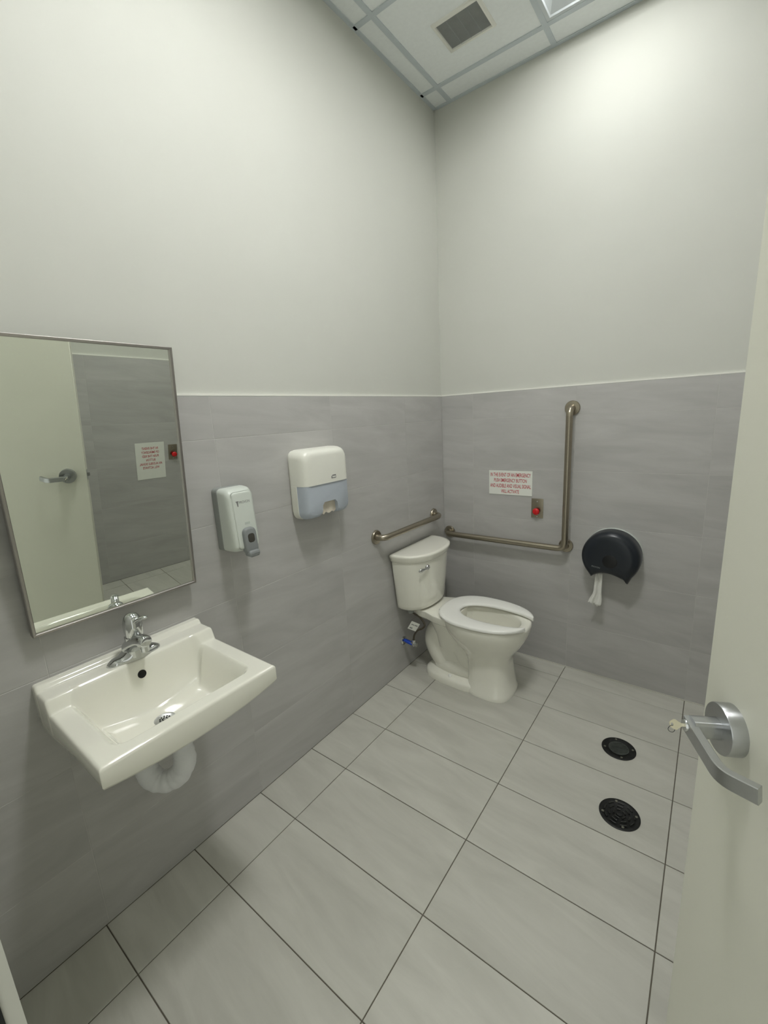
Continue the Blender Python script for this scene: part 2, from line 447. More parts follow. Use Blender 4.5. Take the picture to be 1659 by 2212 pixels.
pth = [tuple(v) for v in corner_path([Dl(HS - .012, .0615, HZ), Dl(.170, .060, HZ - .012), Dl(.205, .031, HZ - .007)], .016, 6)]
obj('lever', bar_along(pth, .0125, .0062, .0012), M['satin'], hd, True, 30)
obj('lock_cylinder', lathe([(.0095, .062), (.0095, .0690), (.0085, .0705), (.003, .0705)], 'z', (HS - .002, HZ, 0), 24, SG), M['chrome'], hd)
lp = obj('latch_plate', box(-.0012, .0005, HZ - .028, HZ + .028, *dz(-.035, -.010)), M['satin'], door, False)
obj('latch_bolt', loft([[(-.001, HZ - .009, -.030 * SG), (-.001, HZ + .009, -.030 * SG), (-.001, HZ + .009, -.015 * SG), (-.001, HZ - .009, -.015 * SG)],
                        [(-.012, HZ - .009, -.030 * SG), (-.012, HZ + .009, -.030 * SG), (-.012, HZ + .009, -.026 * SG), (-.012, HZ - .009, -.026 * SG)]]), M['chrome'], lp, False)
for z in (.25, 1.1, 1.95):
    obj('hinge', lathe([(.006, -.05), (.0065, -.048), (.0065, .048), (.006, .05)], 'y', (.927, z, -.050 * SG), 14), M['satin'], door)
# key left in the lock, with its ring
kt = thing('door_key', 'pale metal key with a small ring, left in the door lever lock', 'key', None, mtx=DM @ Matrix.Translation(Dl(HS - .002, .0705, HZ)) @ Matrix.Scale(.58, 4))
bow = [(.016 * math.cos(a) * (1 + .12 * math.cos(3 * a)), .012 * math.sin(a) * (1 + .14 * math.cos(4 * a))) for a in [2 * PI * k / 28 for k in range(28)]]
def kp(n, v, th): return (th, v, n * SG)
KT = Matrix.Rotation(R(35), 4, 'Z')
holeR = [(-.0080 + .0036 * math.cos(2 * PI * k / 28), .0042 * math.sin(2 * PI * k / 28)) for k in range(28)]
def key_ring(pl, th): return [kp(.021 - u, v, th) for u, v in pl]
bowg = loft([key_ring(bow, -.0011), key_ring(bow, .0011), key_ring(holeR, .0011), key_ring(holeR, -.0011), key_ring(bow, -.0011)], False, False)
obj('bow', xf(join(bowg), KT), M['key'], kt)
obj('blade', xf(box(-.001, .001, -.004, .004, *dz(-.01, .009)), KT), M['key'], kt, False)
rg = []
for k in range(25):
    a = 2 * PI * k / 24
    rg.append((.0015 * math.sin(a * 2) + .002, -.0125 + .011 * math.cos(a), (.030 + .0085 * math.sin(a)) * SG))
obj('key_ring', tube(rg, .0008, 8), M['drain_grey'], kt)

# ------------------------------------------------------------------ mirror (leans out at the top)
mm = Matrix.Translation((.026, -2.2945, 1.042)) @ Matrix.Rotation(R(-1.25), 4, 'Z') @ Matrix.Rotation(R(5.5), 4, 'Y')
t = thing('wall_mirror', 'steel framed mirror tilted forward on the wall above the basin', 'mirror', None, mtx=mm)
MW, MH, FW = .465, .775, .0085
obj('glass', box(-.004, -.001, .004, MW - .004, .004, MH - .004), M['mirror'], t, False)
obj('backing', box(-.016, -.005, .004, MW - .004, .004, MH - .004), M['dark_grey_plastic'], t, False)
def rail(p0, p1, q1, q0):
    """mitred rail: outer edge p0-p1, inner edge q1-q0, in (y, z); tiny step down to the glass"""
    a = [(-.018, *p) for p in (p0, p1, q1, q0)]; b = [(.004, *p) for p in (p0, p1, q1, q0)]
    c = [(.0055, p[0] + (o[0] - p[0]) * .2, p[1] + (o[1] - p[1]) * .2) for p, o in zip((p0, p1, q1, q0), (q0, q1, p1, p0))]
    return loft([a, b, c])
o_ = [(0, 0), (MW, 0), (MW, MH), (0, MH)]; i_ = [(FW, FW), (MW - FW, FW), (MW - FW, MH - FW), (FW, MH - FW)]
for k in range(4):
    n = (k + 1) % 4
    obj('frame_rail', rail(o_[k], o_[n], i_[n], i_[k]), M['frame_steel'], t, False)
for y in (.03, MW - .06): obj('bracket', box(-.055, -.0185, y, y + .03, MH - .06, MH - .02), M['frame_steel'], t, False)

# ------------------------------------------------------------------ wash basin
SY0, SY1, SXF = -2.318, -1.831, .436                    # outline of the basin
SC = (SY0 + SY1) / 2
def smoo(a, b, x):
    t = max(0., min(1., (x - a) / (b - a))); return t * t * (3 - 2 * t)
def top_z(x, y):
    rim = .852
    ledge = .888 + .014 * (1 - smoo(.022, .034, x))
    z = rim + (ledge - rim) * (1 - smoo(.094, .116, x))
    # bowl
    bx0, bx1, by0, by1 = .100, .386, SY0 + .056, SY1 - .056
    rad = .03
    def sd(px, py, a0, a1, b0, b1, r):
        qx = abs(px - (a0 + a1) / 2) - (a1 - a0) / 2 + r; qy = abs(py - (b0 + b1) / 2) - (b1 - b0) / 2 + r
        return math.hypot(max(qx, 0), max(qy, 0)) + min(max(qx, qy), 0) - r
    d = -sd(x, y, bx0, bx1, by0, by1, rad)
    if d > -.009:
        wid = .060 + .03 * smoo(.12, .30, abs(y - SC))
        wid += (.042 - wid) * (1 - smoo(.008, .03, x - bx0 - max(0, d) * .9))
        k = smoo(-.009, wid, d) ** .82
        bottom = .728 + .035 * smoo(.0, .22, abs(y - SC)) + .018 * smoo(.05, .2, abs(x - .22))
        z = z + (bottom - z) * k
    # rounded outer edge
    e = min(SXF - x, y - SY0, SY1 - y)
    if e < .009: z -= .009 * (1 - math.sqrt(max(0, 1 - (1 - e / .009) ** 2)))
    return z
NXs = [0, .006, .012, .018, .022, .026, .03, .034, .04, .05, .06, .07, .08, .088] + [.094 + .0022 * k for k in range(11)] + sorted({round(.118 + (SXF - .009 - .118) * k / 70, 6) for k in range(1, 71)} | {round(.384 + (k - 14) * .0009, 6) for k in range(28)}) + [SXF - .006, SXF - .0035, SXF - .0015, SXF]
NYs = [SY0, SY0 + .0015, SY0 + .0035, SY0 + .006] + sorted({round(SY0 + .009 + (SY1 - SY0 - .018) * k / 150, 6) for k in range(151)} | {round(c + (k - 20) * .0009, 6) for c in (SY0 + .060, SY1 - .060) for k in range(41)}) + [SY1 - .006, SY1 - .0035, SY1 - .0015, SY1]
V, F = [], []
nx, ny = len(NXs), len(NYs)
for y in NYs:
    for x in NXs: V.append((x, y, top_z(x, y)))
for j in range(ny - 1):
    for i in range(nx - 1):
        F.append((j * nx + i, j * nx + i + 1, (j + 1) * nx + i + 1, (j + 1) * nx + i))
# skirt: outline down to the lower edge, then the tapered belly
out = [(0, i) for i in range(0)]
loop = [(i, 0) for i in range(nx)] + [(nx - 1, j) for j in range(1, ny)] + [(i, ny - 1) for i in range(nx - 2, -1, -1)]
def lowz(x, y):
    a = 1 - ((y - SC) / ((SY1 - SY0) / 2)) ** 2
    front = .798 - .022 * a
    return front - .03 * (1 - smoo(.02, .30, x))
rings = [[j * nx + i for i, j in loop]]
def addring(fn):
    r = []
    for i, j in loop:
        V.append(fn(NXs[i], NYs[j])); r.append(len(V) - 1)
    rings.append(r)
addring(lambda x, y: (x, y, lowz(x, y) + .008))
addring(lambda x, y: (x - .003 * (x > .2), SC + (y - SC) * .988, lowz(x, y)))
addring(lambda x, y: (.02 * (x < .02) + x * .95, SC + (y - SC) * .93, lowz(x, y) - .004))
addring(lambda x, y: (x * .85, SC + (y - SC) * .84, lowz(x, y) - .035))
addring(lambda x, y: (x * .74, SC + (y - SC) * .66, lowz(x, y) - .075))
addring(lambda x, y: (.06 + x * .5, SC + (y - SC) * .38, .690))
for a, b in zip(rings, rings[1:]):
    for k in range(len(loop) - 1): F.append((a[k], a[k + 1], b[k + 1], b[k]))
F.append(tuple(rings[-1]))
basin = thing('wash_basin', 'white wall hung wash basin with a raised back ledge', 'wash basin', (.2, SC, .80))
def loc(g, o=None): return shift(g, tuple(-c for c in o))
BO = (.2, SC, .80)
obj('bowl', loc((V, F), BO), M['china'], basin, True, 85)
# overflow hole in the bowl's back wall and the strainer at the bottom
ov_x = next(.094 + k * .0005 for k in range(200) if top_z(.094 + k * .0005, SC) < .842)
ovz = top_z(ov_x, SC)
nv = Vector((top_z(ov_x - .004, SC) - top_z(ov_x + .004, SC), 0, .008)).normalized()
mo = basis((ov_x, SC - .003, ovz), (0, 1, 0), nv.cross(Vector((0, 1, 0))))
obj('overflow_hole', loc(xf(lathe([(.0125, -.004), (.0125, .0012), (.0115, .0014), (.0100, .0006), (.004, .0004)], 'z', (0, 0, 0), 28), mo), BO), M['dark'], basin, label='dark round overflow hole')
DRX, DRY = .212, SC - .004
dzz = top_z(DRX, DRY) + .0005
dr = obj('drain_strainer', loc(lathe([(.030, -.004), (.030, .0016), (.027, .0024), (.022, .0010), (.004, .0006)], 'z', (DRX, DRY, dzz), 32), BO), M['satin'], basin, label='round metal drain strainer')
hs = []
for rr_, n_ in ((.007, 6), (.014, 11)):
    for k in range(n_):
        a = 2 * PI * k / n_
        hs.append(lathe([(.0022, .0005), (.0022, .0019), (.0005, .0019)], 'z', (DRX + rr_ * math.cos(a), DRY + rr_ * math.sin(a), dzz), 8))
obj('drain_holes', loc(join(*hs), BO), M['dark'], dr, False)

# faucet
FO = (.062, SC + .001, .888)
fa = thing('faucet', 'single lever chrome faucet on the basin back ledge', 'faucet', FO)
rings = []
for k in range(41):
    u = -1 + 2 * k / 40                       # along the basin
    y = u * .079
    hump = math.exp(-(u / .40) ** 2)
    h = .011 + .040 * hump + .007 * math.exp(-((abs(u) - .76) / .2) ** 2)
    end = math.sqrt(max(.004, 1 - abs(u) ** 4))
    h *= .35 + .65 * end
    wb, wf = .024 * end + .004 * hump, .025 * end + .010 * hump
    rings.append([((wf if q < 10 else wb) * math.cos(a), y, h * max(0., math.sin(a)) ** .75) for q, a in [(q, PI * q / 20) for q in range(21)]] + [(-wb * .6, y, 0), (wf * .6, y, 0)])
obj('base_plate', loft(rings), M['chrome'], fa, True, 75)
obj('body', lathe([(.027, .010), (.026, .03), (.0245, .050), (.0235, .066), (.024, .072)], 'z', (.012, .002, 0), 40), M['chrome'], fa)
sp = smooth_path([(.0, 0, .034), (.030, .001, .052), (.058, .003, .066), (.080, .004, .071), (.090, .0045, .0715), (.094, .005, .0715)], 8)
obj('spout', tube(sp, [.026 - .0105 * k / 32 if k <= 32 else .0155 * math.sqrt(max(.002, 1 - ((k - 32) / 8.05) ** 2)) for k in range(len(sp))], 28, 1.2), M['chrome'], fa, True, 75)
obj('aerator', lathe([(.0115, .0), (.0115, .024)], 'z', (.080, .004, .040), 24), M['chrome'], fa)
hdl = obj('handle', lathe([(.0225, .072), (.0245, .078), (.0262, .090), (.0272, .104), (.0268, .117), (.0245, .129), (.0200, .138), (.0130, .1445), (.0060, .1468), (.001, .1472)], 'z', (.020, .004, 0), 44), M['chrome'], fa, True, 75)
bl = []
for k in range(21):
    s = k / 20
    c = Vector((.030 + .052 * s, .006 + .016 * s, .118 + .024 * s + .004 * math.sin(PI * s)))
    wv = .0125 - .0025 * s; tk = .0075 - .002 * s
    if s > .8: f = math.sqrt(max(.01, 1 - ((s - .8) / .201) ** 2)); wv *= f; tk *= f
    ndir = Vector((-.40, -.10, .91)); sdir = Vector((-.28, .96, 0))
    bl.append([c + sdir * (wv * math.cos(a)) + ndir * (tk * math.sin(a)) for a in [2 * PI * q / 20 for q in range(20)]])
obj('lever_blade', loft(bl), M['chrome'], hdl, True, 75)
obj('lift_rod', join(lathe([(.002, .0), (.002, .04)], 'z', (-.020, 0, .028), 8), lathe([(.001, .0), (.005, .003), (.006, .008), (.004, .013), (.001, .0145)], 'z', (-.020, 0, .066), 16)), M['chrome'], fa)

# wrapped drain trap under the basin
TO = (.24, SC, .6)
tp_ = thing('drain_trap', 'white insulation wrapped drain trap hanging under the basin', 'pipe', TO)
path = smooth_path([(.255, SC + .012, .684), (.258, SC + .012, .64), (.258, SC + .010, .59), (.245, SC - .01, .553), (.215, SC - .042, .540), (.185, SC - .062, .560), (.165, SC - .066, .60), (.130, SC - .066, .628), (.08, SC - .066, .630)], 6)
random.seed(3)
rad = [.0315 + random.uniform(-.003, .0035) for _ in path]
obj('insulation', loc(tube(path, rad, 16), TO), M['foam'], tp_, True, 80, sub=1)
obj('tailpiece', loc(lathe([(.017, 0), (.017, .03)], 'z', (.252, SC + .010, .6595), 16), TO), M['chrome'], tp_)
obj('wall_pipe', loc(tube([(.085, SC - .066, .63), (.0005, SC - .066, .63)], .018, 16), TO), M['satin'], tp_)
obj('wall_flange', loc(lathe([(.034, .0005), (.032, .006), (.019, .009)], 'x', (0, SC - .066, .63), 24), TO), M['satin'], tp_)

# ------------------------------------------------------------------ soap dispenser
SO = (0, -1.645, 1.233)
def wedge(g):
    return ([(x if x < .0325 else .0325 + (x - .0325) * (.93 - .95 * z), y, z) for x, y, z in g[0]], g[1])
so = thing('soap_dispenser', 'light grey wall soap dispenser with a push bar beside the mirror', 'soap dispenser', SO)
def rrect(y0, y1, z0, z1, x, r, n=5):
    out = []
    for cy, cz, a0 in ((y1 - r, z1 - r, 0), (y0 + r, z1 - r, 90), (y0 + r, z0 + r, 180), (y1 - r, z0 + r, 270)):
        for k in range(n + 1):
            a = R(a0 + 90 * k / n); out.append((x, cy + r * math.cos(a), cz + r * math.sin(a)))
    return out
SYa, SYb = -.057, .057
obj('back_plate', loft([rrect(SYa - .001, SYb + .001, -.118, .118, .0006, .014), rrect(SYa - .001, SYb + .001, -.118, .118, .030, .014), rrect(SYa + .002, SYb - .002, -.115, .115, .032, .013)]), M['dark_grey_plastic'], so, label='darker grey back plate')
cv = [rrect(SYa, SYb, -.117, .118, .0325, .016), rrect(SYa, SYb, -.117, .118, .05, .018), rrect(SYa + .001, SYb - .001, -.116, .116, .078, .020), rrect(SYa + .004, SYb - .004, -.112, .108, .095, .022), rrect(SYa + .010, SYb - .010, -.106, .100, .102, .020), rrect(SYa + .016, SYb - .016, -.098, .092, .1042, .016)]
obj('cover', wedge(loft(cv)), M['cool_plastic'], so, True, 60)
fc = []
for x, dz_, dy_ in ((.0995, .0, 0), (.106, .0, 0), (.1085, .003, .003), (.109, .008, .008)):
    fc.append(rrect(-.040 + dy_, .044 - dy_, -.104 + dz_, .103 - dz_, x, .012))
face = obj('front_panel', wedge(loft(fc)), M['cool_plastic'], so, True, 60)
obj('seam', wedge(loft([rrect(-.0420, .0460, -.1065, .1050, .0995, .014), rrect(-.0420, .0460, -.1065, .1050, .1034, .014)])), M['seam_grey'], so, True, 60)
pb = [rrect(-.024, .030, -.128, -.028, .100, .02), rrect(-.024, .030, -.128, -.028, .117, .02), rrect(-.021, .027, -.125, -.031, .122, .018), rrect(-.016, .022, -.120, -.036, .1235, .014)]
bar = obj('push_bar', wedge(loft(pb)), M['grey_plastic'], so, True, 60, label='grey push bar')
obj('finger_hollow', wedge(loft([rrect(-.011, .017, -.083, -.050, .1228, .010), rrect(-.011, .017, -.083, -.050, .1240, .010), rrect(-.008, .014, -.080, -.053, .1243, .008)])), M['hollow'], bar, True, 60)
obj('spout_lip', wedge(loft([rrect(-.020, .026, -.136, -.112, .104, .010), rrect(-.020, .026, -.136, -.112, .128, .010), rrect(-.015, .021, -.132, -.117, .131, .008)])), M['grey_plastic'], bar, True, 60)
lm = lambda y, z, x: basis((x, y, z), (0, 1, 0), (0, 0, 1))
obj('lettering', wedge(join(xf(text_geo('PROVON', .044, .0095, .0), lm(.008, .066, .1094)), xf(([(-.004, .008, 0), (.004, .008, 0), (.003, -.012, 0), (-.001, -.012, 0)], [(0, 1, 2, 3)]), lm(-.022, .064, .1094)), xf(([(-.006, .0075, 0), (.006, .0075, 0), (.006, .0045, 0), (-.006, .0045, 0)], [(0, 1, 2, 3)]), lm(-.022, .064, .1095)))), M['grey_ink'], so, False, label='small grey lettering on the front')
obj('pale_print', wedge(xf(([(-.011, .005, 0), (.011, .005, 0), (.011, -.004, 0), (-.011, -.004, 0)], [(0, 1, 2, 3)]), lm(.006, -.014, .1093))), M['pale_ink'], so, False, label='faint pale print on the front')

# ------------------------------------------------------------------ paper towel dispenser
PO = (0, -1.196, 1.303)
pt = thing('towel_dispenser', 'white paper towel dispenser with a frosted lower window', 'towel dispenser', PO)
W2, ZT, ZB = .142, .152, -.150
def tring(x, ins, z0, z1, r):
    return rrect(-W2 + ins, W2 - ins, z0, z1, x, r, 7)
obj('back_plate', loft([tring(.0006, .006, ZB + .012, ZT - .004, .03), tring(.012, .006, ZB + .012, ZT - .004, .03)]), M['white_plastic'], pt)
# upper cover: outline is a rounded rectangle, front plane curves back at the sides; cut off level along a line
def cover_ring(x, ins, zc, rtop):
    out = [(x, W2 - ins, zc)]
    for cy, a0 in ((W2 - ins - rtop, 0), (-W2 + ins + rtop, 90)):
        for k in range(9):
            a = R(a0 + 90 * k / 8); out.append((x, cy + rtop * math.cos(a), ZT - ins * .8 - rtop + rtop * math.sin(a)))
    out.append((x, -W2 + ins, zc))
    return out
ZCUT = -.002
prof = [(.012, 0.), (.045, .0), (.065, .002), (.082, .007), (.093, .015), (.099, .026), (.101, .040)]
obj('cover', loft([cover_ring(x, i, ZCUT, .042) for x, i in prof]), M['white_plastic'], pt, True, 60)
# lower window with the finger notch in the middle
def low_poly(ins, drop):
    r = .034; out = [(-W2 + ins, ZCUT)]
    for k in range(8):
        a = R(180 + 90 * k / 7); out.append((-W2 + ins + r + r * math.cos(a), ZB + drop + r + r * math.sin(a)))
    n0, n1, nt_ = -.046, .050, -.084
    out += [(n0 - .012, ZB + drop), (n0 - .002, ZB + drop + .006), (n0, ZB + drop + .018), (n0 + .002, nt_ - .012), (n0 + .014, nt_), (n1 - .014, nt_), (n1 - .002, nt_ - .012), (n1, ZB + drop + .018), (n1 + .002, ZB + drop + .006), (n1 + .012, ZB + drop)]
    for k in range(8):
        a = R(270 + 90 * k / 7); out.append((W2 - ins - r + r * math.cos(a), ZB + drop + r + r * math.sin(a)))
    out.append((W2 - ins, ZCUT))
    return out
obj('window', loft([[(x, u, v) for u, v in low_poly(i, d)] for x, i, d in ((.022, .000, .0), (.060, .002, .001), (.080, .007, .004), (.091, .014, .010), (.097, .022, .02))]), M['frost'], pt, True, 50, label='frosted bluish lower window with a finger notch')
obj('side_strip', loft([[(x, u, v) for u, v in [(-W2 - .0012, ZCUT)] + [(-W2 + .034 - .0352 * math.cos(R(90 * k / 7)), ZB + .034 - .0352 * math.sin(R(90 * k / 7))) for k in range(6)] + [(-W2 + .030, ZB + .004), (-W2 + .012, ZB + .03), (-W2 + .004, ZCUT)]] for x in (.0125, .046)]), M['white_plastic'], pt, True, 50)
tw = thing('paper_towels', 'brownish paper towel end showing in the towel dispenser notch', 'paper towel', (.05, -1.190, 1.21))
obj('towel_end', loft([[(.030 + .004 * math.sin(k), -.05 + .1 * k / 10, .02) for k in range(11)], [(.032 + .003 * math.cos(k), -.045 + .09 * k / 10, -.045 - .004 * math.sin(k * 1.7)) for k in range(11)]], False, False, False), mat('natural_paper_towel', (206, 198, 182), .9, var=.04, scale=40), tw)
lg = join(xf(([(-.015, -.008, 0), (.013, -.008, 0), (.015, -.006, 0), (.015, .008, 0), (-.006, .008, 0), (-.015, .001, 0)], [(0, 1, 2, 3, 4, 5)]), lm(.032, .022, .1014)))
lo = obj('logo', lg, M['grey_ink'], pt, False, label='small grey logo badge')
obj('logo_letters', join(*[xf(lathe([(.0036, 0), (.0036, .0002), (.0022, .0002)], 'z', (0, 0, 0), 14), lm(.032 + d, .021, .1015)) for d in (-.005, .002, .009)]), M['sign'], lo, False)

# ------------------------------------------------------------------ grab bars
def flange(c, axis, sgn): return lathe([(.040, .0006), (.040, .006), (.037, .0105), (.019, .012), (.017, .020)], axis, c, 32, sgn)
GO = (0, -.455, .922)
gb = thing('grab_bar', 'straight stainless steel grab bar on the wall above the toilet tank', 'grab bar', GO)
ya, yb, zz = -.765, -.145, .922
obj('bar', loc(tube(corner_path([(.006, ya, zz + .003), (.058, ya, zz + .003), (.058, yb, zz), (.006, yb, zz)], .045, 10), .0172, 18), GO), M['steel'], gb, True, 60)
for y in (ya, yb): obj('flange', loc(flange((0, y, zz + (.003 if y == ya else 0)), 'x', 1), GO), M['steel'], gb)
GO = (.8, 0, .775)
gb = thing('grab_bar', 'L shaped stainless steel grab bar on the wall beside the toilet', 'grab bar', GO)
xa, xb, za, zb = .044, .813, .775, 1.563
obj('bar', loc(tube(corner_path([(xa, -.006, za), (xa, -.058, za), (xb, -.058, za), (xb, -.058, zb), (xb, -.006, zb)], .045, 10), .0178, 18), GO), M['steel'], gb, True, 60)
for c in ((xa, 0, za), (xb - .006, 0, za + .006), (xb, 0, zb)): obj('flange', loc(flange(c, 'y', -1), GO), M['steel'], gb)
obj('post', loc(tube([(xb - .006, -.006, za + .006), (xb - .006, -.058, za + .006)], .0165, 16), GO), M['steel'], gb)

# ------------------------------------------------------------------ toilet
TC = -.43
OO = (.36, TC, 0)
to = thing('toilet', 'white floor standing toilet with tank and open front seat', 'toilet', OO)
def egg(x0, x1, hw, z, p=2.3, n=48, pb=None, cy=TC, wide=.42):
    """egg outline: blunt at the back (x0), widest at `wide` of the length, round at the front (x1)"""
    out = []; xm = x0 + (x1 - x0) * wide
    for k in range(n):
        t = 2 * PI * k / n; c, s = math.cos(t), math.sin(t)
        a = (x1 - xm) if c >= 0 else (xm - x0); q = p if c >= 0 else (pb or p)
        out.append((xm + a * math.copysign(abs(c) ** (2 / q), c), cy + hw * math.copysign(abs(s) ** (2 / q), s), z))
    return out
# front pedestal and bowl in one skin
rings = [egg(.405, .668, .137, .0, 3.0, wide=.5), egg(.405, .668, .137, .022, 3.0, wide=.5), egg(.410, .662, .131, .030, 3.0, wide=.5), egg(.412, .652, .122, .10, 3.0, wide=.5), egg(.405, .645, .116, .18, 2.9, wide=.5),
         egg(.385, .650, .119, .225, 2.7, wide=.5), egg(.350, .672, .134, .262, 2.5, wide=.48), egg(.310, .702, .158, .305, 2.4, wide=.46), egg(.278, .727, .181, .350, 2.35, wide=.45), egg(.258, .742, .194, .390, 2.3, wide=.44), egg(.250, .747, .199, .420, 2.3, wide=.44), egg(.252, .745, .197, .431, 2.3, wide=.44), egg(.262, .736, .188, .436, 2.3, wide=.44),
         egg(.318, .702, .138, .434, 2.2, wide=.44), egg(.330, .692, .124, .424, 2.2, wide=.44), egg(.332, .690, .122, .40, 2.2, wide=.44), egg(.345, .660, .108, .33, 2.2, wide=.44), egg(.38, .60, .08, .27, 2.2), egg(.41, .52, .04, .235, 2.1)]
bw = obj('bowl', loc(loft(rings, True, True), OO), M['china'], to, True, 60)
# rear foot, trapway and deck
rear = [loft([egg(.118, .50, .131, .0, 3.0, wide=.7), egg(.118, .50, .131, .030, 3.0, wide=.7), egg(.124, .50, .124, .040, 2.9, wide=.7), egg(.15, .48, .095, .058, 2.6, wide=.55)]),
        tube(smooth_path([(.42, TC, .10), (.375, TC, .175), (.305, TC, .262), (.245, TC, .290), (.200, TC, .262), (.180, TC, .205), (.205, TC, .140), (.255, TC, .085), (.33, TC, .05)], 6), [.085 + .012 * math.sin(k * .5) * 0 for k in range(49)], 24, .92),
        tube(smooth_path([(.46, TC, .08), (.37, TC, .085), (.27, TC, .075), (.19, TC, .06)], 6), [.062, .064, .066, .067, .068, .069, .070, .071, .071, .070, .069, .068, .066, .063, .060, .057, .054, .050, .045], 20, 1.35),
        loft([egg(.21, .40, .085, .20, 2.6), egg(.18, .38, .09, .30, 2.6), egg(.15, .36, .10, .375, 2.8)]), loft([egg(.19, .47, .074, .03, 3.2), egg(.18, .47, .070, .15, 3.2), egg(.18, .46, .074, .22, 3.2), egg(.19, .40, .080, .29, 3.0)])]
obj('trapway', loc(join(*rear), OO), M['china'], to, True, 60)
obj('bolt_cap', loc(lathe([(.015, 0), (.0148, .008), (.011, .016), (.004, .0195), (.0005, .02)], 'z', (.315, TC - .098, .040), 20), OO), M['seat'], to)
def deckring(z, g):
    pts = []
    for y_, x_ in ((-.105, .035), (-.118, .10), (-.125, .17), (-.150, .235), (-.160, .30), (-.150, .35)): pts.append((x_, TC + y_ * g, z))
    return pts + [(x, 2 * TC - y, z) for x, y, z in pts[::-1]]
obj('deck', loc(bevel(loft([deckring(.372, .80), deckring(.392, .97), deckring(.430, 1.0), deckring(.4345, .985)]), .004, 2), OO), M['china'], to, True, 60)
# seat: open at the front
NS = 60
outer = egg(.232, .752, .2055, 0, 2.35, NS * 2, wide=.43); 
def seat_path():
    """outer and inner outline points, from one front tip round the back to the other"""
    A, B = [], []
    for k in range(NS + 1):
        t = R(17) + (2 * PI - R(34)) * k / NS
        c, s = math.cos(t), math.sin(t)
        def pt(x0, x1, hw, p, wide):
            xm = x0 + (x1 - x0) * wide; a = (x1 - xm) if c >= 0 else (xm - x0)
            return (xm + a * math.copysign(abs(c) ** (2 / p), c), TC + hw * math.copysign(abs(s) ** (2 / p), s))
        A.append(pt(.232, .756, .2065, 2.35, .43)); 
        t = R(35) + (2 * PI - R(70)) * k / NS
        c, s = math.cos(t), math.sin(t)
        B.append(pt(.345, .790, .105, 2.1, .40))
    # straight gap between the tips
    return A, B
A, B = seat_path()
secs = []
for k, (a, b) in enumerate(zip(A, B)):
    a, b = Vector((*a, 0)), Vector((*b, 0))
    q = []
    wdt = (b - a)
    for u, z in ((0, .004), (0, .013), (.05, .018), (.16, .0205), (.5, .022), (.84, .0195), (.95, .016), (1, .011), (1, .004), (.92, 0), (.5, 0), (.08, 0)):
        p = a + wdt * u; q.append((p.x, p.y, .4400 + z))
    secs.append(q)
obj('seat', loc(loft(secs), OO), M['seat'], to, True, 50)
for y in (TC - .085, TC + .055): obj('seat_hinge', loc(bbox(.238, .266, y, y + .03, .4335, .455, .005), OO), M['seat'], to)
for x, y in ((.36, -.165), (.36, .165), (.62, -.145), (.62, .145)): obj('seat_bumper', loc(bbox(x - .012, x + .012, TC + y - .006, TC + y + .006, .434, .4415, .002), OO), M['seat'], to)
# tank
def tankring(z, hw, xb, xf_, p=2.35, n=36):
    pts = [(xb, TC + hw * .96, z), (xb + .004, TC + hw * .99, z)]
    xs = xb + .022
    for k in range(n + 1):
        t = PI / 2 - PI * k / n; c, s = math.cos(t), math.sin(t)
        pts.append((xs + (xf_ - xs) * abs(c) ** (2 / p), TC + hw * math.copysign(abs(s) ** (2 / p), s), z))
    return pts + [(xb + .004, TC - hw * .99, z), (xb, TC - hw * .96, z)]
obj('tank', loc(loft([tankring(.440, .178, .022, .168), tankring(.452, .190, .018, .182), tankring(.47, .194, .017, .188), tankring(.60, .209, .015, .199), tankring(.70, .220, .014, .205), tankring(.742, .2245, .014, .207), tankring(.750, .224, .014, .2065)]), OO), M['china'], to, True, 50)
obj('tank_lid', loc(loft([tankring(.7505, .227, .013, .211), tankring(.756, .232, .011, .217), tankring(.768, .234, .010, .219), tankring(.782, .240, .008, .2255), tankring(.790, .240, .008, .2255), tankring(.7945, .236, .011, .221), tankring(.796, .22, .02, .205)]), OO), M['china'], to, True, 50)
LVX, LVY, LVZ = .1850, TC - .112, .712
fl = obj('flush_lever', loc(lathe([(.0165, -.006), (.0165, .006), (.0135, .011), (.007, .0125), (.001, .0125)], 'x', (LVX, LVY, LVZ), 24), OO), M['chrome'], to, label='chrome flush lever')
obj('lever_arm', loc(loft([[(LVX + .016 + .005 * math.cos(a) - .020 * s, LVY - .074 * s, LVZ - .006 * s + (.0065 + .0055 * smoo(.4, .8, s)) * (1 - .7 * smoo(.9, 1, s)) * math.sin(a)) for a in [2 * PI * q / 12 for q in range(12)]] for s in [k / 10 for k in range(11)]]), OO), M['chrome'], fl, True, 60)
obj('tank_bolt', loc(join(lathe([(.012, 0), (.012, .012)], 'z', (.085, TC - .105, .4285), 6), lathe([(.018, 0), (.018, .016), (.012, .016), (.012, .03)], 'z', (.075, TC - .135, .412), 16)), OO), M['dark_grey_plastic'], to)

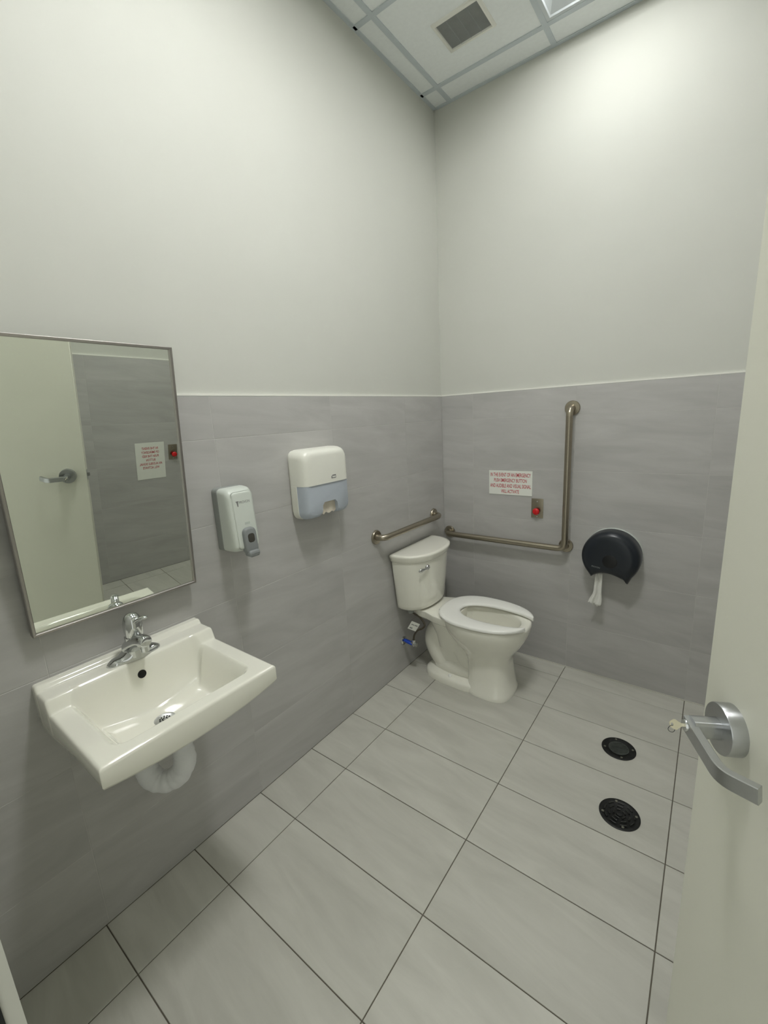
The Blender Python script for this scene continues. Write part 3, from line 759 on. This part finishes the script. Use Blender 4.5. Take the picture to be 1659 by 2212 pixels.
# supply valve behind the toilet, with hose and paper tag
VO = (0, -.552, .196)
va = thing('supply_valve', 'wall water valve with blue grip and braided hose beside the toilet', 'valve', VO)
obj('escutcheon', lathe([(.029, .0006), (.028, .004), (.020, .0085), (.010, .010)], 'x', (0, 0, 0), 28), M['chrome'], va)
obj('stub_pipe', tube([(.006, 0, 0), (.06, 0, 0)], .0075, 14), M['satin'], va)
obj('grip', loft([[(x, -.004 + r * math.cos(a), .012 - x * .16 + r * .75 * math.sin(a)) for a in [2 * PI * q / 14 for q in range(14)]] for x, r in ((.010, .008), (.013, .012), (.028, .0138), (.056, .0138), (.070, .012), (.073, .008))]), M['blue'], va, True, 50, label='bright blue grip')
obj('valve_body', join(bbox(.058, .088, -.012, .012, -.012, .012, .004), lathe([(.011, 0), (.011, .022), (.008, .024)], 'z', (.078, 0, .006), 8), lathe([(.013, 0), (.013, .012)], 'x', (.086, 0, -.002), 8)), M['chrome'], va)
hp = smooth_path([(.078, .0, .028), (.088, -.004, .065), (.115, -.008, .105), (.150, -.006, .128), (.158, .006, .150), (.125, .010, .185), (.085, -.010, .215), (.078, -.013, .226)], 8)
obj('hose', tube(hp, .0055, 12), M['hose'], va)
tg = Matrix.Translation((.098, -.022, .134)) @ Matrix.Rotation(R(42), 4, 'Z') @ Matrix.Rotation(R(28), 4, 'Y') @ Matrix.Rotation(R(10), 4, 'X') @ Matrix.Scale(1.3, 4)
tag_ = obj('paper_tag', xf(join(box(-.021, .021, -.0006, .0006, -.022, .022)), tg), M['sign'], va, False, label='small white paper tag on the hose')
obj('tag_print', xf(join(box(-.015, -.001, -.0009, -.0007, -.016, -.009), box(.002, .016, -.0009, -.0007, .004, .010), box(-.015, .0, -.0009, -.0007, .004, .009)), tg), M['dark_grey_plastic'], tag_, False)

# ------------------------------------------------------------------ signs and call buttons
def sign(name, label, c, mtx, w_, h_, th, lines, frame=None):
    o = obj(name, join(bevel(box(-w_ / 2, w_ / 2, -h_ / 2, h_ / 2, .0006, th), .0006, 1)), M['sign'], None, True)
    o.matrix_world = mtx; o['label'] = label; o['category'] = 'sign'
    for s, y, wd, hh, b in lines:
        obj('text_line', shift(text_geo(s, wd, hh, b), (0, y, th + .0003)), M['red_ink'], o, False)
    return o
mB = basis((.467, 0, 1.1335), (1, 0, 0), (0, 0, 1))
sign('emergency_sign', 'white emergency sign in red capitals beside the L shaped grab bar', None, mB, .272, .150, .003,
     [('IN THE EVENT OF AN EMERGENCY', .0490, .252, .0235, .013), ('PUSH EMERGENCY BUTTON', .0150, .205, .0225, .013), ('AND AUDIBLE AND VISUAL SIGNAL', -.0190, .256, .0235, .013), ('WILL ACTIVATE', -.0530, .113, .0225, .013)])
mR = basis((XR, -1.058, .930), (0, -1, 0), (0, 0, 1))
sign('paper_notice', 'white paper notice with six red lines, taped on the wall behind the door', None, mR, .215, .285, .0016,
     [('IN THE EVENT', .098, .120, .019, .014), ('OF EMERGENCY', .068, .132, .019, .014), ('PUSH THE RED', .038, .122, .019, .014), ('BUTTON', .008, .068, .019, .014), ('AN AUDIBLE SIGNAL', -.022, .170, .019, .014), ('WILL ACTIVATE', -.052, .124, .019, .014)])
def call_button(mtx, label):
    t = thing('call_button', label, 'button', None, 'red emergency call buttons', mtx)
    obj('plate', bevel(box(-.035, .035, -.0585, .0585, .0006, .0055), .0018, 2), M['steel'], t)
    kb = obj('push_knob', lathe([(.0105, .005), (.0105, .022), (.019, .0225), (.0205, .026), (.0195, .031), (.015, .0355), (.008, .038), (.001, .0385)], 'z', (0, -.016, 0), 32), M['red'], t, label='round red push knob')
    for y in (.041, -.05):
        obj('screw', lathe([(.0036, .005), (.0036, .0064), (.0025, .0071), (.0004, .0072)], 'z', (0, y, 0), 14), M['chrome'], t)
    return t
call_button(basis((.636, 0, .989), (1, 0, 0), (0, 0, 1)), 'red emergency button on a steel plate below the emergency sign')
call_button(basis((XR, -.885, .987), (0, -1, 0), (0, 0, 1)), 'red emergency button on a steel plate beside the paper notice')

# ------------------------------------------------------------------ toilet roll dispenser
QX, QZ, QR = 1.056, .771, .143
QO = (QX, 0, QZ)
td = thing('toilet_roll_dispenser', 'round smoky black jumbo toilet roll dispenser on the wall', 'toilet roll dispenser', QO)
def qring(r, y, lift=0.):
    """round outline with a concave mouth between two points at the bottom"""
    out = []; a0, a1 = R(-47), R(227)          # right corner, round over the top, left corner
    n = 44
    for k in range(n + 1):
        a = a0 + (a1 - a0) * k / n; out.append((r * math.cos(a), y, r * math.sin(a)))
    xl, zl = r * math.cos(a1), r * math.sin(a1)
    xr, zr = r * math.cos(a0), r * math.sin(a0)
    tipz = -r * .86
    out[-1] = (xl * .92, y, tipz + lift); out[0] = (xr * .92, y, tipz - .012 * r / .14 + lift)
    xl2, xr2 = out[-1][0], out[0][0]
    for k in range(1, 14):
        s = k / 14; x = xl2 + (xr2 - xl2) * s
        out.append((x, y, tipz + lift + .030 * math.sin(PI * s ** .8) * r / .14))
    return out
obj('back_shell', loft([qring(.1445, -.0006), qring(.1445, -.020), qring(.1435, -.022)]), M['shell'], td, True, 40, label='pale back shell')
obj('cover', loft([qring(.1435, -.0225), qring(.1435, -.070), qring(.1425, -.090, .001), qring(.138, -.104, .003), qring(.130, -.114, .006), qring(.118, -.120, .010), qring(.100, -.123, .016), qring(.07, -.1235, .02)]), M['black_plastic'], td, True, 50)
obj('hub_disc', lathe([(.036, .120), (.036, .1242), (.033, .1252), (.005, .1252)], 'y', (.004, 0, -.012), 36, -1), M['hub'], td)
obj('lettering', xf(text_geo('PROVON', .042, .008, .01), basis((-.062, -.1236, -.052), (1, 0, -.12), (.12, 0, 1))), M['grey_plastic'], td, False, label='small grey lettering on the cover')
ro = thing('toilet_paper', 'white toilet paper end hanging torn from the black roll dispenser', 'toilet paper', (1.0, -.075, .60))
rows = []
random.seed(11)
for k in range(15):
    s = k / 14; z = .072 - .195 * s
    wv = .018 + .004 * s + .012 * smoo(.55, .9, s); cx = .004 - .004 * s - .010 * smoo(.6, 1, s)
    row = []
    for q in range(17):
        u = -1 + 2 * q / 16
        zz_ = z
        if k == 14: zz_ += .020 * max(0, -u) + .028 * smoo(-.2, -1, u) * 0 + random.uniform(-.006, .006) + (.012 if u > .75 else 0)
        row.append((cx + u * wv, -.004 + .006 * math.sin(u * 4.2 + s * 2) + .004 * math.sin(u * 9 + 3 * s), zz_))
    rows.append(row)
tl = obj('tail', loft(rows, False, False, False), M['paper'], ro, True, 80)
md = tl.modifiers.new('thickness', 'SOLIDIFY'); md.thickness = .0012

# ------------------------------------------------------------------ floor drains
def drain(x, y, r, label, kind):
    t = thing('floor_drain', label, 'floor drain', (x, y, .0005))
    body, mid = (M['drain_dark'], M['drain_grey']) if kind == 0 else (M['drain_dark'], M['drain_dark'])
    obj('rim', lathe([(r, 0), (r, .0022), (r - .003, .0036), (r * .84, .0030), (r * .80, .0016), (.002, .0014)], 'z', (0, 0, 0), 56), body, t)
    if kind == 0:
        obj('lid', lathe([(r * .60, .0012), (r * .60, .0040), (r * .57, .0046), (.002, .0042)], 'z', (0, 0, 0), 48), mid, t, label='grey ribbed middle')
        ribs = [box(-math.sqrt((r * .53) ** 2 - yy * yy), math.sqrt((r * .53) ** 2 - yy * yy), yy - .0016, yy + .0016, .0040, .0056) for yy in [(-.5 + k / 8) * r for k in range(9)] if abs(yy) < r * .5]
        obj('ribs', xf(join(*ribs), Matrix.Rotation(R(35), 4, 'Z')), mid, t, False)
    else:
        bars = []
        for rr_, n_ in ((.72, 9), (.50, 7), (.28, 5)):
            for k in range(n_):
                a = 2 * PI * k / n_ + rr_; b = a + 2 * PI / n_ * .62
                arc = []
                for q in range(7):
                    th = a + (b - a) * q / 6; arc.append((r * rr_ * math.cos(th), r * rr_ * math.sin(th), .0034))
                bars.append(tube(arc, .0030, 6))
        obj('grate', join(*bars), M['drain_mid'], t, True, 50)
        obj('hub', lathe([(r * .16, .001), (r * .16, .0048), (r * .13, .0056), (.001, .0056)], 'z', (0, 0, 0), 24), M['drain_dark'], t)
    for k in range(4):
        a = R(20 + 90 * k)
        obj('screw', lathe([(.0050, .001), (.0050, .0044), (.003, .0052), (.0006, .0052)], 'z', (r * .82 * math.cos(a), r * .82 * math.sin(a), 0), 12), M['drain_light'], t)
    return t
drain(1.217, -.562, .0715, 'round black floor drain with a grey ribbed middle, nearer the tiled wall', 0)
drain(1.279, -.932, .0725, 'round black floor drain with a dark curved grate, nearer the door', 1)
